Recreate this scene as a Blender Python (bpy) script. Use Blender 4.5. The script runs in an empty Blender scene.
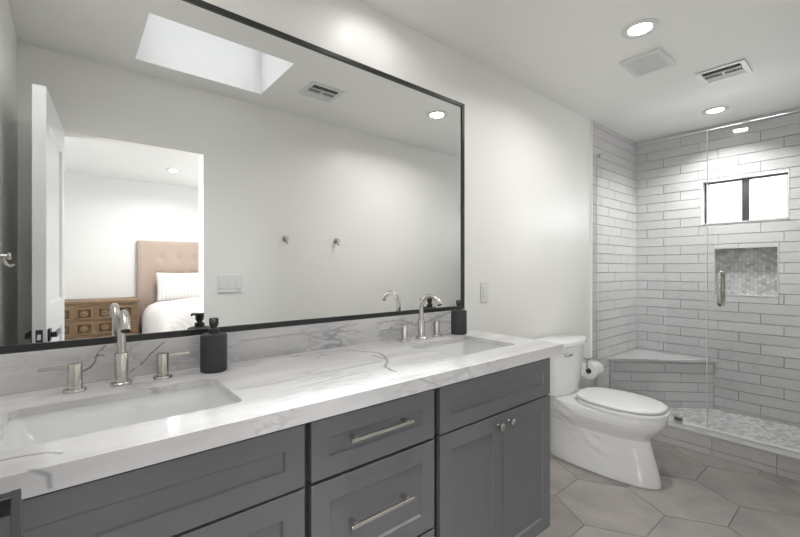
import bpy, bmesh, math, random
from mathutils import Vector, Matrix
random.seed(7)
R = math.radians
scene = bpy.context.scene
C = scene.collection

# ------------------------------------------------------------------ camera, world, lamps, exposure
CEIL = 2.468
cam_d = bpy.data.cameras.new('camera'); cam = bpy.data.objects.new('camera', cam_d); C.objects.link(cam)
cam.location = (0, -1.51, 1.2525); cam.rotation_euler = (R(90), 0, R(50.4 - 90))
cam_d.sensor_width = 36; cam_d.lens = 397 / 800 * 36; cam_d.clip_start = 0.02
scene.camera = cam
w = bpy.data.worlds.new('sky'); scene.world = w; w.use_nodes = True
bg = w.node_tree.nodes['Background']; bg.inputs[0].default_value = (0.98, 0.99, 1.0, 1); bg.inputs[1].default_value = 1.5
scene.view_settings.view_transform = 'Standard'; scene.view_settings.look = 'None'
scene.view_settings.exposure = 0.5; scene.view_settings.gamma = 1.0; scene.view_settings.use_curve_mapping = False
LAMP_W = 6.6
SKY_W = 4.6
BED_W = 26.0
FAR_W = 15.0
FAR2_W = 26.0
WIN_W = 16.0
def area(name, loc, size, power, color=(1, 1, 1), rot=(0, 0, 0), shape='DISK', size_y=None, spread=180):
    l = bpy.data.lights.new(name, 'AREA'); l.shape = shape; l.size = size; l.energy = power; l.color = color; l.spread = R(spread)
    if size_y: l.size_y = size_y
    o = bpy.data.objects.new(name, l); o.location = loc; o.rotation_euler = rot; C.objects.link(o); return o
LAMPS = [(1.07, -0.24), (2.22, -0.735), (3.81, -0.705), (-.09, -.26)]
area('skylight_daylight', (.652, -.992, CEIL + .70), .66, SKY_W, (.97, .985, 1.0), (0, 0, 0), 'RECTANGLE', .46, 44)

# ------------------------------------------------------------------ materials
def nt(name):
    m = bpy.data.materials.new(name); m.use_nodes = True
    return m, m.node_tree, m.node_tree.nodes['Principled BSDF']
def N(t, typ, **kw):
    n = t.nodes.new(typ)
    for k, v in kw.items():
        if k.startswith('i_'): n.inputs[int(k[2:])].default_value = v
        else: setattr(n, k, v)
    return n
def mat(name, col, rough=0.5, metal=0.0, var=0.0, vscale=8.0, bump=0.0, bscale=60.0, spec=None, stretch=(1, 1, 1), coat=0.0):
    m, t, b = nt(name)
    b.inputs['Base Color'].default_value = (*col, 1); b.inputs['Roughness'].default_value = rough; b.inputs['Metallic'].default_value = metal
    if spec is not None: b.inputs['Specular IOR Level'].default_value = spec
    if coat: b.inputs['Coat Weight'].default_value = coat; b.inputs['Coat Roughness'].default_value = 0.05
    g = N(t, 'ShaderNodeNewGeometry'); mp = N(t, 'ShaderNodeMapping'); mp.inputs['Scale'].default_value = stretch
    t.links.new(g.outputs['Position'], mp.inputs['Vector'])
    if var:
        n = N(t, 'ShaderNodeTexNoise'); n.inputs['Scale'].default_value = vscale; n.inputs['Detail'].default_value = 5
        t.links.new(mp.outputs[0], n.inputs['Vector'])
        r = N(t, 'ShaderNodeMapRange'); r.inputs[1].default_value = 0.3; r.inputs[2].default_value = 0.7
        r.inputs[3].default_value = 1 - var; r.inputs[4].default_value = 1 + var
        t.links.new(n.outputs[0], r.inputs[0])
        v = N(t, 'ShaderNodeVectorMath', operation='SCALE'); v.inputs[0].default_value = col
        t.links.new(r.outputs[0], v.inputs['Scale']); t.links.new(v.outputs[0], b.inputs['Base Color'])
    if bump:
        n = N(t, 'ShaderNodeTexNoise'); n.inputs['Scale'].default_value = bscale; n.inputs['Detail'].default_value = 3
        t.links.new(mp.outputs[0], n.inputs['Vector'])
        u = N(t, 'ShaderNodeBump'); u.inputs['Strength'].default_value = bump; u.inputs['Distance'].default_value = 0.002
        t.links.new(n.outputs[0], u.inputs['Height']); t.links.new(u.outputs[0], b.inputs['Normal'])
    return m
def island_mat(name, c0, c1, rough, var=0.05, vscale=20, stretch=(1, 1, 1), contrast=(0.3, 0.7), spec=0.5):
    """colour that differs from tile to tile, with a faint grain"""
    m, t, b = nt(name)
    g = N(t, 'ShaderNodeNewGeometry')
    mix = N(t, 'ShaderNodeMix', data_type='RGBA'); mix.inputs[6].default_value = (*c0, 1); mix.inputs[7].default_value = (*c1, 1)
    t.links.new(g.outputs['Random Per Island'], mix.inputs[0])
    mp = N(t, 'ShaderNodeMapping'); mp.inputs['Scale'].default_value = stretch
    t.links.new(g.outputs['Position'], mp.inputs['Vector'])
    n = N(t, 'ShaderNodeTexNoise', noise_dimensions='4D'); n.inputs['Scale'].default_value = vscale; n.inputs['Detail'].default_value = 6
    ml = N(t, 'ShaderNodeMath', operation='MULTIPLY'); ml.inputs[1].default_value = 30; t.links.new(g.outputs['Random Per Island'], ml.inputs[0])
    t.links.new(ml.outputs[0], n.inputs['W']); t.links.new(mp.outputs[0], n.inputs['Vector'])
    r = N(t, 'ShaderNodeMapRange'); r.inputs[1].default_value = contrast[0]; r.inputs[2].default_value = contrast[1]
    r.inputs[3].default_value = 1 - var; r.inputs[4].default_value = 1 + var
    t.links.new(n.outputs[0], r.inputs[0])
    v = N(t, 'ShaderNodeVectorMath', operation='SCALE')
    t.links.new(mix.outputs[2], v.inputs[0]); t.links.new(r.outputs[0], v.inputs['Scale']); t.links.new(v.outputs[0], b.inputs['Base Color'])
    b.inputs['Roughness'].default_value = rough; b.inputs['Specular IOR Level'].default_value = spec
    return m
def emis(name, col, s):
    m, t, b = nt(name)
    b.inputs['Base Color'].default_value = (*col, 1); b.inputs['Emission Color'].default_value = (*col, 1); b.inputs['Emission Strength'].default_value = s
    return m
def glass_mat(name, tint, f0=0.04, f1=0.5):
    m = bpy.data.materials.new(name); m.use_nodes = True; t = m.node_tree; t.nodes.clear()
    o = N(t, 'ShaderNodeOutputMaterial'); mx = N(t, 'ShaderNodeMixShader'); tr = N(t, 'ShaderNodeBsdfTransparent'); gl = N(t, 'ShaderNodeBsdfGlossy')
    tr.inputs[0].default_value = (*tint, 1); gl.inputs['Roughness'].default_value = 0.0
    f = N(t, 'ShaderNodeFresnel'); f.inputs[0].default_value = 1.45
    t.links.new(f.outputs[0], mx.inputs[0]); t.links.new(tr.outputs[0], mx.inputs[1]); t.links.new(gl.outputs[0], mx.inputs[2]); t.links.new(mx.outputs[0], o.inputs[0])
    return m
# hand-placed veins of the quartz: (points in metres, width, strength)
VEINS = [
 ([(0.078,-.02,1.019),(0.063,-.02,1.003),(0.056,-.02,0.986),(0.051,-.02,0.971),(0.042,-.02,0.961),(0.028,-.02,0.951),(0.012,-.02,0.954)], 0.0044, 0.90),
 ([(0.054,-.02,0.989),(0.063,-.02,0.994),(0.073,-.02,0.992)], 0.0037, 0.90),
 ([(0.233,-.02,1.013),(0.207,-.02,0.99),(0.188,-.02,0.97),(0.167,-.02,0.948),(0.14,-.02,0.93)], 0.0031, 0.90),
 ([(0.894,-.122,.914),(0.932,-.192,.914),(0.952,-.234,.914),(0.919,-.31,.914),(0.888,-.365,.914),(0.836,-.418,.914),(0.818,-.469,.914),(0.822,-.497,.914)], 0.0088, 0.65),
 ([(0.907,-.244,.914),(0.902,-.324,.914),(0.926,-.316,.914)], 0.0075, 0.62),
 ([(0.612,-.519,.914),(0.682,-.571,.914),(0.745,-.562,.914),(0.794,-.574,.914)], 0.0050, 0.46),
 ([(0.365,-.362,.914),(0.455,-.373,.914),(0.565,-.359,.914),(0.711,-.359,.914),(0.867,-.347,.914)], 0.0175, 0.23),
 ([(0.815,-.58,.914),(0.824,-.605,.914),(0.85,-.605,.9),(0.905,-.605,.88)], 0.0050, 0.46),
 ([(-0.097,-.521,.914),(-0.065,-.526,.914),(-0.033,-.534,.914),(-0.016,-.555,.914)], 0.0075, 0.62),
 ([(-0.054,-.6,.914),(-0.039,-.605,.908),(-0.031,-.605,.9),(-.028,-.605,.88)], 0.0075, 0.54),
 ([(0.474,-.02,0.987),(0.616,-.02,0.99),(0.811,-.02,0.989),(0.986,-.02,1.005)], 0.0063, 0.31),
 ([(1.239,-.02,1.001),(1.331,-.02,0.968),(1.421,-.02,0.976),(1.508,-.02,1.0),(1.585,-.02,1.016)], 0.0075, 0.54),
 ([(1.111,-.02,0.96),(1.233,-.02,0.963),(1.31,-.02,0.985)], 0.0075, 0.46),
]
def quartz():
    m, t, b = nt('white_quartz'); L = t.links.new
    g = N(t, 'ShaderNodeNewGeometry')
    # warped position for the drawn veins
    wn = N(t, 'ShaderNodeTexNoise'); wn.inputs['Scale'].default_value = 38; wn.inputs['Detail'].default_value = 4; L(g.outputs['Position'], wn.inputs['Vector'])
    ws = N(t, 'ShaderNodeVectorMath', operation='SUBTRACT'); ws.inputs[1].default_value = (.5, .5, .5); L(wn.outputs['Color'], ws.inputs[0])
    wk = N(t, 'ShaderNodeVectorMath', operation='SCALE'); wk.inputs['Scale'].default_value = .013; L(ws.outputs[0], wk.inputs[0])
    P = N(t, 'ShaderNodeVectorMath', operation='ADD'); L(g.outputs['Position'], P.inputs[0]); L(wk.outputs[0], P.inputs[1])
    total = None
    for pts, wd, st in VEINS:
        cur = None
        for a, c in zip(pts, pts[1:]):
            a = Vector(a); dv = Vector(c) - a; ln2 = dv.length_squared
            s = N(t, 'ShaderNodeVectorMath', operation='SUBTRACT'); s.inputs[1].default_value = a; L(P.outputs[0], s.inputs[0])
            dt = N(t, 'ShaderNodeVectorMath', operation='DOT_PRODUCT'); dt.inputs[1].default_value = dv / ln2; L(s.outputs[0], dt.inputs[0])
            cl = N(t, 'ShaderNodeClamp'); L(dt.outputs['Value'], cl.inputs[0])
            sc = N(t, 'ShaderNodeVectorMath', operation='SCALE'); sc.inputs[0].default_value = dv; L(cl.outputs[0], sc.inputs['Scale'])
            di = N(t, 'ShaderNodeVectorMath', operation='DISTANCE'); L(s.outputs[0], di.inputs[0]); L(sc.outputs[0], di.inputs[1])
            if cur is None: cur = di.outputs['Value']
            else:
                mn = N(t, 'ShaderNodeMath', operation='MINIMUM'); L(cur, mn.inputs[0]); L(di.outputs['Value'], mn.inputs[1]); cur = mn.outputs[0]
        mr = N(t, 'ShaderNodeMapRange', interpolation_type='SMOOTHSTEP'); mr.inputs[1].default_value = 0; mr.inputs[2].default_value = wd; mr.inputs[3].default_value = st; mr.inputs[4].default_value = 0
        L(cur, mr.inputs[0])
        if total is None: total = mr.outputs[0]
        else:
            mx = N(t, 'ShaderNodeMath', operation='MAXIMUM'); L(total, mx.inputs[0]); L(mr.outputs[0], mx.inputs[1]); total = mx.outputs[0]
    # fine natural veining, running mostly along the slab
    mp = N(t, 'ShaderNodeMapping'); mp.inputs['Rotation'].default_value = (0, 0, R(-14)); mp.inputs['Scale'].default_value = (1.1, 4.2, 3.5); L(g.outputs['Position'], mp.inputs['Vector'])
    def veins(scale, width, st, seed):
        n = N(t, 'ShaderNodeTexNoise', noise_dimensions='4D'); n.inputs['Scale'].default_value = scale; n.inputs['Detail'].default_value = 7; n.inputs['Roughness'].default_value = .55
        n.inputs['W'].default_value = seed; n.inputs['Distortion'].default_value = .6; L(mp.outputs[0], n.inputs['Vector'])
        s = N(t, 'ShaderNodeMath', operation='SUBTRACT'); s.inputs[1].default_value = .5; L(n.outputs[0], s.inputs[0])
        a = N(t, 'ShaderNodeMath', operation='ABSOLUTE'); L(s.outputs[0], a.inputs[0])
        r = N(t, 'ShaderNodeMapRange', interpolation_type='SMOOTHSTEP'); r.inputs[1].default_value = 0; r.inputs[2].default_value = width; r.inputs[3].default_value = st; r.inputs[4].default_value = 0
        L(a.outputs[0], r.inputs[0])
        k = N(t, 'ShaderNodeTexNoise'); k.inputs['Scale'].default_value = 3.1; k.inputs['Detail'].default_value = 2; L(g.outputs['Position'], k.inputs['Vector'])
        kr = N(t, 'ShaderNodeMapRange'); kr.inputs[1].default_value = .42; kr.inputs[2].default_value = .62; L(k.outputs[0], kr.inputs[0])
        q = N(t, 'ShaderNodeMath', operation='MULTIPLY'); L(r.outputs[0], q.inputs[0]); L(kr.outputs[0], q.inputs[1])
        return q.outputs[0]
    for args in ((1.6, .016, .5, 1.7), (3.0, .035, .26, 8.2), (5.5, .02, .3, 4.4)):
        mx = N(t, 'ShaderNodeMath', operation='MAXIMUM'); L(total, mx.inputs[0]); L(veins(*args), mx.inputs[1]); total = mx.outputs[0]
    cl = N(t, 'ShaderNodeTexNoise'); cl.inputs['Scale'].default_value = 2.2; cl.inputs['Detail'].default_value = 5; L(mp.outputs[0], cl.inputs['Vector'])
    base = N(t, 'ShaderNodeMix', data_type='RGBA'); base.inputs[6].default_value = (.56, .55, .555, 1); base.inputs[7].default_value = (.70, .69, .695, 1)
    cr = N(t, 'ShaderNodeMapRange'); cr.inputs[1].default_value = .3; cr.inputs[2].default_value = .62; L(cl.outputs[0], cr.inputs[0]); L(cr.outputs[0], base.inputs[0])
    fin = N(t, 'ShaderNodeMix', data_type='RGBA'); fin.inputs[7].default_value = (.09, .09, .10, 1); L(base.outputs[2], fin.inputs[6]); L(total, fin.inputs[0])
    L(fin.outputs[2], b.inputs['Base Color']); b.inputs['Roughness'].default_value = .12
    return m
def wood_mat():
    m, t, b = nt('carved_brown_wood'); L = t.links.new
    g = N(t, 'ShaderNodeNewGeometry'); mp = N(t, 'ShaderNodeMapping'); mp.inputs['Scale'].default_value = (2, 6, 26); L(g.outputs['Position'], mp.inputs['Vector'])
    n = N(t, 'ShaderNodeTexNoise'); n.inputs['Scale'].default_value = 3; n.inputs['Detail'].default_value = 6; L(mp.outputs[0], n.inputs['Vector'])
    r = N(t, 'ShaderNodeValToRGB'); r.color_ramp.elements[0].position = .3; r.color_ramp.elements[0].color = (.16, .095, .05, 1); r.color_ramp.elements[1].position = .7; r.color_ramp.elements[1].color = (.33, .22, .125, 1)
    L(n.outputs[0], r.inputs[0]); L(r.outputs[0], b.inputs['Base Color']); b.inputs['Roughness'].default_value = .5
    return m
def stripe_mat(name, c0, c1, scale, rot):
    m, t, b = nt(name); L = t.links.new
    g = N(t, 'ShaderNodeNewGeometry'); mp = N(t, 'ShaderNodeMapping'); mp.inputs['Rotation'].default_value = rot; L(g.outputs['Position'], mp.inputs['Vector'])
    wv = N(t, 'ShaderNodeTexWave'); wv.inputs['Scale'].default_value = scale; wv.inputs['Distortion'].default_value = 2.0; wv.inputs['Detail'].default_value = 2; wv.inputs['Detail Scale'].default_value = 1.5; L(mp.outputs[0], wv.inputs['Vector'])
    r = N(t, 'ShaderNodeValToRGB'); r.color_ramp.elements[0].position = .12; r.color_ramp.elements[0].color = (*c1, 1); r.color_ramp.elements[1].position = .3; r.color_ramp.elements[1].color = (*c0, 1)
    L(wv.outputs[0], r.inputs[0]); L(r.outputs[0], b.inputs['Base Color']); b.inputs['Roughness'].default_value = .9
    return m
M = dict(
    wall=mat('warm_white_wall_paint', (.86, .855, .825), .40, var=.012, vscale=2, bump=.05, bscale=180),
    ceil=mat('ceiling_paint', (.86, .855, .825), .7, bump=.05, bscale=180),
    bedwall=mat('bedroom_wall_paint', (.86, .865, .855), .6, bump=.04, bscale=150),
    cab=mat('charcoal_cabinet_paint', (.156, .161, .172), .38, var=.03, vscale=5),
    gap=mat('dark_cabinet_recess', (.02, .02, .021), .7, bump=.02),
    quartz=quartz(),
    porcelain=mat('white_porcelain', (.80, .80, .80), .08, bump=.01, bscale=4, coat=.3),
    plastic=mat('white_plastic', (.78, .78, .77), .35, bump=.02),
    nickel=mat('brushed_nickel', (.58, .56, .52), .27, 1.0, bump=.08, bscale=300, stretch=(1, 1, .1)),
    chrome=mat('polished_chrome', (.75, .75, .76), .1, 1.0, bump=.01),
    black=mat('matte_black_metal', (.022, .022, .023), .36, bump=.03),
    soap=mat('matte_charcoal_ceramic', (.035, .035, .037), .55, bump=.08, bscale=220),
    mirror=mat('silvered_mirror', (.93, .935, .93), 0.0, 1.0),
    door=mat('white_door_paint', (.76, .765, .78), .35, bump=.03),
    tile=island_mat('grey_white_subway_tile', (.57, .56, .57), (.62, .61, .62), .16, .06, 6, (3, 3, 30)),
    grout=mat('grey_grout', (.37, .365, .37), .9, var=.05, vscale=60),
    floor=island_mat('taupe_stone_hexagon_tile', (.33, .302, .285), (.40, .372, .354), .38, .22, 5, (1, 1, 1), (.3, .7)),
    fgrout=mat('dark_floor_grout', (.16, .15, .14), .9, var=.1, vscale=60),
    mosaic=island_mat('grey_white_mosaic_tile', (.40, .40, .405), (.66, .66, .66), .25, .08, 30),
    cap=mat('pale_quartz_curb_cap', (.66, .66, .655), .2, var=.03, vscale=5),
    bench=mat('pale_grey_quartz_bench_slab', (.50, .50, .50), .12, var=.05, vscale=4),
    glass=glass_mat('clear_shower_glass', (.975, .985, .98)),
    gedge=mat('polished_glass_edge', (.80, .84, .83), .1, bump=.01, spec=.8),
    pane=glass_mat('window_glass', (.98, .99, 1.0)),
    winframe=mat('black_window_frame', (.02, .02, .022), .4, bump=.02),
    white=mat('white_trim_paint', (.80, .80, .795), .4, bump=.02),
    vent=mat('white_vent_enamel', (.70, .70, .69), .4, bump=.02),
    ventdark=mat('duct_shade_black', (.03, .03, .032), .8, bump=.02),
    fan=mat('grey_fan_grille', (.74, .74, .76), .6, bump=.02),
    lens=emis('lit_lamp_lens', (1.0, .98, .95), 9.0),
    paper=mat('white_tissue_paper', (.82, .82, .81), .95, bump=.15, bscale=90),
    card=mat('brown_cardboard_core', (.10, .085, .07), .9, bump=.05),
    wood=wood_mat(),
    wooddark=mat('dark_carving_recess', (.10, .055, .025), .6, var=.2, vscale=20),
    linen=mat('dusty_pink_linen', (.49, .39, .33), .9, var=.06, vscale=120, bump=.2, bscale=400),
    duvet=stripe_mat('white_duvet_fabric', (.80, .78, .77), (.74, .68, .66), 5.5, (0, R(40), R(35))),
    pillow=stripe_mat('striped_white_pillow_fabric', (.82, .80, .79), (.72, .68, .665), 7.0, (0, 0, 0)),
    carpet=mat('pale_bedroom_floor', (.55, .53, .50), .9, var=.1, vscale=40, bump=.3, bscale=300),
)

# ------------------------------------------------------------------ mesh helpers
def new(): return bmesh.new()
def box(bm, x0, x1, y0, y1, z0, z1, mi=0):
    vs = [bm.verts.new((x, y, z)) for x in (x0, x1) for y in (y0, y1) for z in (z0, z1)]
    fs = [bm.faces.new([vs[i] for i in q]) for q in ((0,1,3,2),(4,6,7,5),(0,4,5,1),(2,3,7,6),(0,2,6,4),(1,5,7,3))]
    for f in fs: f.material_index = mi
    return fs
def frame_of(d):
    d = Vector(d).normalized(); u = d.orthogonal().normalized()
    if abs(d.z) < .9: u = Vector((0, 0, 1)).cross(d).normalized()
    return u, d.cross(u).normalized()
def ring(bm, c, u, v, r, seg): return [bm.verts.new(Vector(c) + u * r * math.cos(2*math.pi*i/seg) + v * r * math.sin(2*math.pi*i/seg)) for i in range(seg)]
def skin(bm, rings, cap0=True, cap1=True):
    for a, b in zip(rings, rings[1:]):
        n = len(a)
        for i in range(n): bm.faces.new((a[i], a[(i+1) % n], b[(i+1) % n], b[i]))
    if cap0: bm.faces.new(rings[0][::-1])
    if cap1: bm.faces.new(rings[-1])
def tube(bm, pts, rad, seg=16, cap=True):
    pts = [Vector(p) for p in pts]; rings = []; u = None
    for i, p in enumerate(pts):
        d = (pts[min(i+1, len(pts)-1)] - pts[max(i-1, 0)]).normalized()
        if u is None: u, _ = frame_of(d)
        u = (u - d * u.dot(d)).normalized(); v = d.cross(u)
        rings.append(ring(bm, p, u, v, rad[i] if isinstance(rad, (list, tuple)) else rad, seg))
    skin(bm, rings, cap, cap)
def lathe(bm, base, axis, prof, seg=32):
    """prof: (radius, distance along axis)"""
    a = Vector(axis).normalized(); u, v = frame_of(a); base = Vector(base)
    skin(bm, [ring(bm, base + a * h, u, v, max(r, 1e-4), seg) for r, h in prof])
def loft(bm, loops, cap0=True, cap1=True):
    skin(bm, [[bm.verts.new(p) for p in lp] for lp in loops], cap0, cap1)
def rrect(x0, x1, y0, y1, r, z, n=5):
    out = []
    for cx, cy, a0 in ((x1-r, y1-r, 0), (x0+r, y1-r, 90), (x0+r, y0+r, 180), (x1-r, y0+r, 270)):
        for i in range(n+1):
            a = R(a0 + 90*i/n); out.append((cx + r*math.cos(a), cy + r*math.sin(a), z))
    return out
def obj(name, bm, m, parent=None, bevel=0, smooth=False, subsurf=0, local=False, seg=2):
    bmesh.ops.recalc_face_normals(bm, faces=bm.faces[:])
    me = bpy.data.meshes.new(name)
    bm.to_mesh(me); bm.free()
    for x in (m if isinstance(m, (list, tuple)) else [m]): me.materials.append(x)
    o = bpy.data.objects.new(name, me); C.objects.link(o)
    if parent:
        o.parent = parent
        if not local: o.matrix_parent_inverse = world_of(parent).inverted()
    if smooth:
        for p in me.polygons: p.use_smooth = True
        me.set_sharp_from_angle(angle=R(38)) if smooth == 'auto' else None
    if bevel:
        b = o.modifiers.new('bevel', 'BEVEL'); b.width = bevel; b.segments = seg; b.limit_method = 'ANGLE'; b.angle_limit = R(35); b.harden_normals = False
    if subsurf:
        s = o.modifiers.new('sub', 'SUBSURF'); s.levels = subsurf; s.render_levels = subsurf
    return o
WORLD = {}
def world_of(o): return WORLD.get(o.name, Matrix.Identity(4))
def thing(name, label, cat, loc=(0, 0, 0), rotz=0, group=None, kind=None):
    o = bpy.data.objects.new(name, None); C.objects.link(o); o.empty_display_size = .1
    o.location = loc; o.rotation_euler = (0, 0, rotz)
    WORLD[o.name] = Matrix.Translation(loc) @ Matrix.Rotation(rotz, 4, 'Z')
    if label: o['label'] = label
    if cat: o['category'] = cat
    if group: o['group'] = group
    if kind: o['kind'] = kind
    return o
def sub(name, bm, m, parent, **kw):
    """child of a part: parts have an identity own transform inside their root"""
    o = obj(name, bm, m, None, **kw); o.parent = parent
    return o
def tag(o, label, cat, group=None):
    o['label'] = label; o['category'] = cat
    if group: o['group'] = group
    return o
def struct(name, bm, m, label=None, parent=None, **kw):
    o = obj(name, bm, m, parent, **kw)
    if parent is None:
        o['kind'] = 'structure'
        if label: o['label'] = label
    return o
def rects_minus(rects, hole):
    out = []; hx0, hx1, hz0, hz1 = hole
    for x0, x1, z0, z1 in rects:
        if hx1 <= x0 or hx0 >= x1 or hz1 <= z0 or hz0 >= z1: out.append((x0, x1, z0, z1)); continue
        if hx0 > x0: out.append((x0, hx0, z0, z1))
        if hx1 < x1: out.append((hx1, x1, z0, z1))
        a, b = max(x0, hx0), min(x1, hx1)
        if hz0 > z0: out.append((a, b, z0, hz0))
        if hz1 < z1: out.append((a, b, hz1, z1))
    return out
def slab(bm, f, rects, t, mi=0):
    """rectangles (a0,a1,b0,b1) mapped by f(a,b,depth) to boxes of thickness t"""
    for a0, a1, b0, b1 in rects:
        vs = [bm.verts.new(f(a, b, dd)) for a in (a0, a1) for b in (b0, b1) for dd in (0, t)]
        for q in ((0,1,3,2),(4,6,7,5),(0,4,5,1),(2,3,7,6),(0,2,6,4),(1,5,7,3)):
            bm.faces.new([vs[i] for i in q]).material_index = mi
def tiles(bm, f, region, holes, ph_a, ph_b, L=.403, H=.0806, g=.0032, step=.1343, t=.006, mi=1):
    """running-bond tiles with a third offset, each a small chamfered block proud of the grout"""
    a0, a1, b0, b1 = region
    j0 = math.floor((b0 - ph_b) / H); j1 = math.ceil((b1 - ph_b) / H)
    for j in range(j0, j1):
        off = ph_a + (-j % 3) * step
        i0 = math.floor((a0 - off) / L) - 1; i1 = math.ceil((a1 - off) / L) + 1
        for i in range(i0, i1):
            r = (max(a0, off + i*L + g/3), min(a1, off + (i+1)*L - g/3), max(b0, ph_b + j*H + g/2), min(b1, ph_b + (j+1)*H - g/2))
            if r[1] - r[0] < .006 or r[3] - r[2] < .006: continue
            rs = [r]
            for h in holes: rs = rects_minus(rs, h)
            for q in rs:
                if q[1] - q[0] < .004 or q[3] - q[2] < .004: continue
                c = .0012
                lo = [bm.verts.new(f(a, b, 0)) for a, b in ((q[0], q[2]), (q[1], q[2]), (q[1], q[3]), (q[0], q[3]))]
                hi = [bm.verts.new(f(a, b, t)) for a, b in ((q[0]+c, q[2]+c), (q[1]-c, q[2]+c), (q[1]-c, q[3]-c), (q[0]+c, q[3]-c))]
                for k in range(4): bm.faces.new((lo[k], lo[(k+1) % 4], hi[(k+1) % 4], hi[k])).material_index = mi
                bm.faces.new(hi).material_index = mi
def hexes(bm, f, region, side, g, t, mi=1, cx=0, cy=0, holes=()):
    """flat-top hexagon tiles clipped to a rectangle"""
    a0, a1, b0, b1 = region; s = side - g / math.sqrt(3)
    i0 = int((a0 - cx) / (1.5*side)) - 2; i1 = int((a1 - cx) / (1.5*side)) + 2; hh = math.sqrt(3) * side
    for i in range(i0, i1 + 1):
        for j in range(int((b0 - cy) / hh) - 2, int((b1 - cy) / hh) + 3):
            x = cx + i*1.5*side; y = cy + (j + (i % 2)*.5)*hh
            p = [(x + s*math.cos(R(60*k)), y + s*math.sin(R(60*k))) for k in range(6)]
            for ax, lim, sg in ((0, a0, 1), (0, a1, -1), (1, b0, 1), (1, b1, -1)):
                q = []
                for k in range(len(p)):
                    A, B = p[k-1], p[k]; ia = (A[ax]-lim)*sg >= 0; ib = (B[ax]-lim)*sg >= 0
                    if ia != ib:
                        tt = (lim - A[ax]) / (B[ax] - A[ax]); q.append((A[0] + tt*(B[0]-A[0]), A[1] + tt*(B[1]-A[1])))
                    if ib: q.append(B)
                p = q
                if len(p) < 3: break
            if len(p) < 3: continue
            top = [bm.verts.new(f(a, b, t)) for a, b in p]; bot = [bm.verts.new(f(a, b, 0)) for a, b in p]
            try: bm.faces.new(top).material_index = mi
            except ValueError: continue
            for k in range(len(p)): bm.faces.new((bot[k], bot[(k+1) % len(p)], top[(k+1) % len(p)], top[k])).material_index = mi

# ------------------------------------------------------------------ room shell
XL, XR, YF = -.222, 4.21, -1.452          # left wall, shower wall, door wall
TS = 3.283                                # where the shower tile starts
BX0, BX1, BY = -2.6, 3.2, -5.06           # bedroom
DX0, DX1, DZ = -.072, .73, 2.07           # rough door hole
bm = new()
slab(bm, lambda a, b, t: (a, b, -.02 + t), [(XL-.1, TS+.1, YF-.12, .12)], .0185, 0)
hexes(bm, lambda a, b, t: (a, b, -.004 + t), (XL, TS+.02, YF-.12, 0), .26, .004, .004, 1, 2.58, -.815)
struct('floor', bm, [M['fgrout'], M['floor']], 'taupe stone floor of large hexagon tiles')
bm = new(); box(bm, XL-.12, XR+.14, 0, .12, -.02, CEIL+.1); struct('wall_back', bm, M['wall'], 'warm white wall behind the mirror and toilet')
bm = new(); box(bm, XL-.12, XL, YF-.12, 0, -.02, CEIL+.1); struct('wall_left', bm, M['wall'])
bm = new(); slab(bm, lambda a, b, t: (a, YF-.12+t, b), rects_minus([(XL-.12, XR+.14, -.02, CEIL+.1)], (DX0, DX1, -.1, DZ)), .12)
struct('wall_front', bm, M['wall'], 'wall with the bedroom doorway, opposite the mirror')
SK = (.283, 1.02, -1.262, -.722)          # skylight well
bm = new(); slab(bm, lambda a, b, t: (a, b, CEIL+t), rects_minus([(XL-.12, XR+.14, YF-.12, .12)], SK), .1)
struct('ceiling', bm, M['ceil'])
# shower far wall with the window and niche openings, tiled
WIN = (.522, 1.072, 1.632, 2.006)           # a = -y
NIC = (.607, 1.013, 1.028, 1.428)
fw = lambda a, b, t: (XR - t, -a, b)
bm = new()
rs = rects_minus(rects_minus([(-.12, 1.57, -.02, CEIL+.1)], WIN), NIC)
slab(bm, lambda a, b, t: (XR + .14 - t, -a, b), rs, .14 - .006, 0)
tiles(bm, lambda a, b, t: (XR + .006 - t, -a, b), (0, -YF, .05, CEIL), [WIN, NIC], - .033, .652)
struct('wall_right', bm, [M['grout'], M['tile']], 'grey tiled shower wall with the window and niche')
bm = new(); slab(bm, lambda a, b, t: (a, -t, b), [(TS, XR, 0, CEIL)], .004, 0)
tiles(bm, lambda a, b, t: (a, -.004 - t, b), (TS, XR-.001, .05, CEIL), [], .09, .652)
struct('wall_shower_side', bm, [M['grout'], M['tile']], 'grey tiled side wall of the shower')
bm = new(); box(bm, TS-.012, TS, -.013, 0, 0, CEIL); struct('trim_1', bm, M['white'], bevel=.003)
# shower floor and curb
PZ = .062
bm = new(); box(bm, 3.42, XR, YF, -.004, -.02, PZ - .003)
hexes(bm, lambda a, b, t: (a, b, PZ - .003 + t), (3.43, XR-.006, YF, -.011), .0165, .003, .003, 1)
struct('floor_shower', bm, [M['grout'], M['mosaic']], 'grey and white mosaic shower floor')
CX0, CX1, CT = 3.29, 3.43, .14
bm = new(); box(bm, CX0+.006, CX1, YF, -.004, -.02, CT-.012, 0)
for z0, z1 in ((.002, .042), (.047, CT-.013)):
    y = -.02
    for k in range(0, 6):
        a0, a1 = .796 - .3155*3 + .3155*k + .0016, .796 - .3155*3 + .3155*(k+1) - .0016
        a0, a1 = max(a0, .005), min(a1, -YF)
        if a1 - a0 < .01: continue
        slab(bm, lambda a, b, t: (CX0 + .006 - t, -a, b), [(a0, a1, z0, z1)], .006, 1)
o = struct('trim_2', bm, [M['grout'], M['tile']], 'tiled shower curb')
bm = new(); box(bm, CX0-.006, CX1+.006, YF, -.012, CT-.012, CT); struct('curb_cap', bm, M['cap'], parent=o, bevel=.003)
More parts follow.
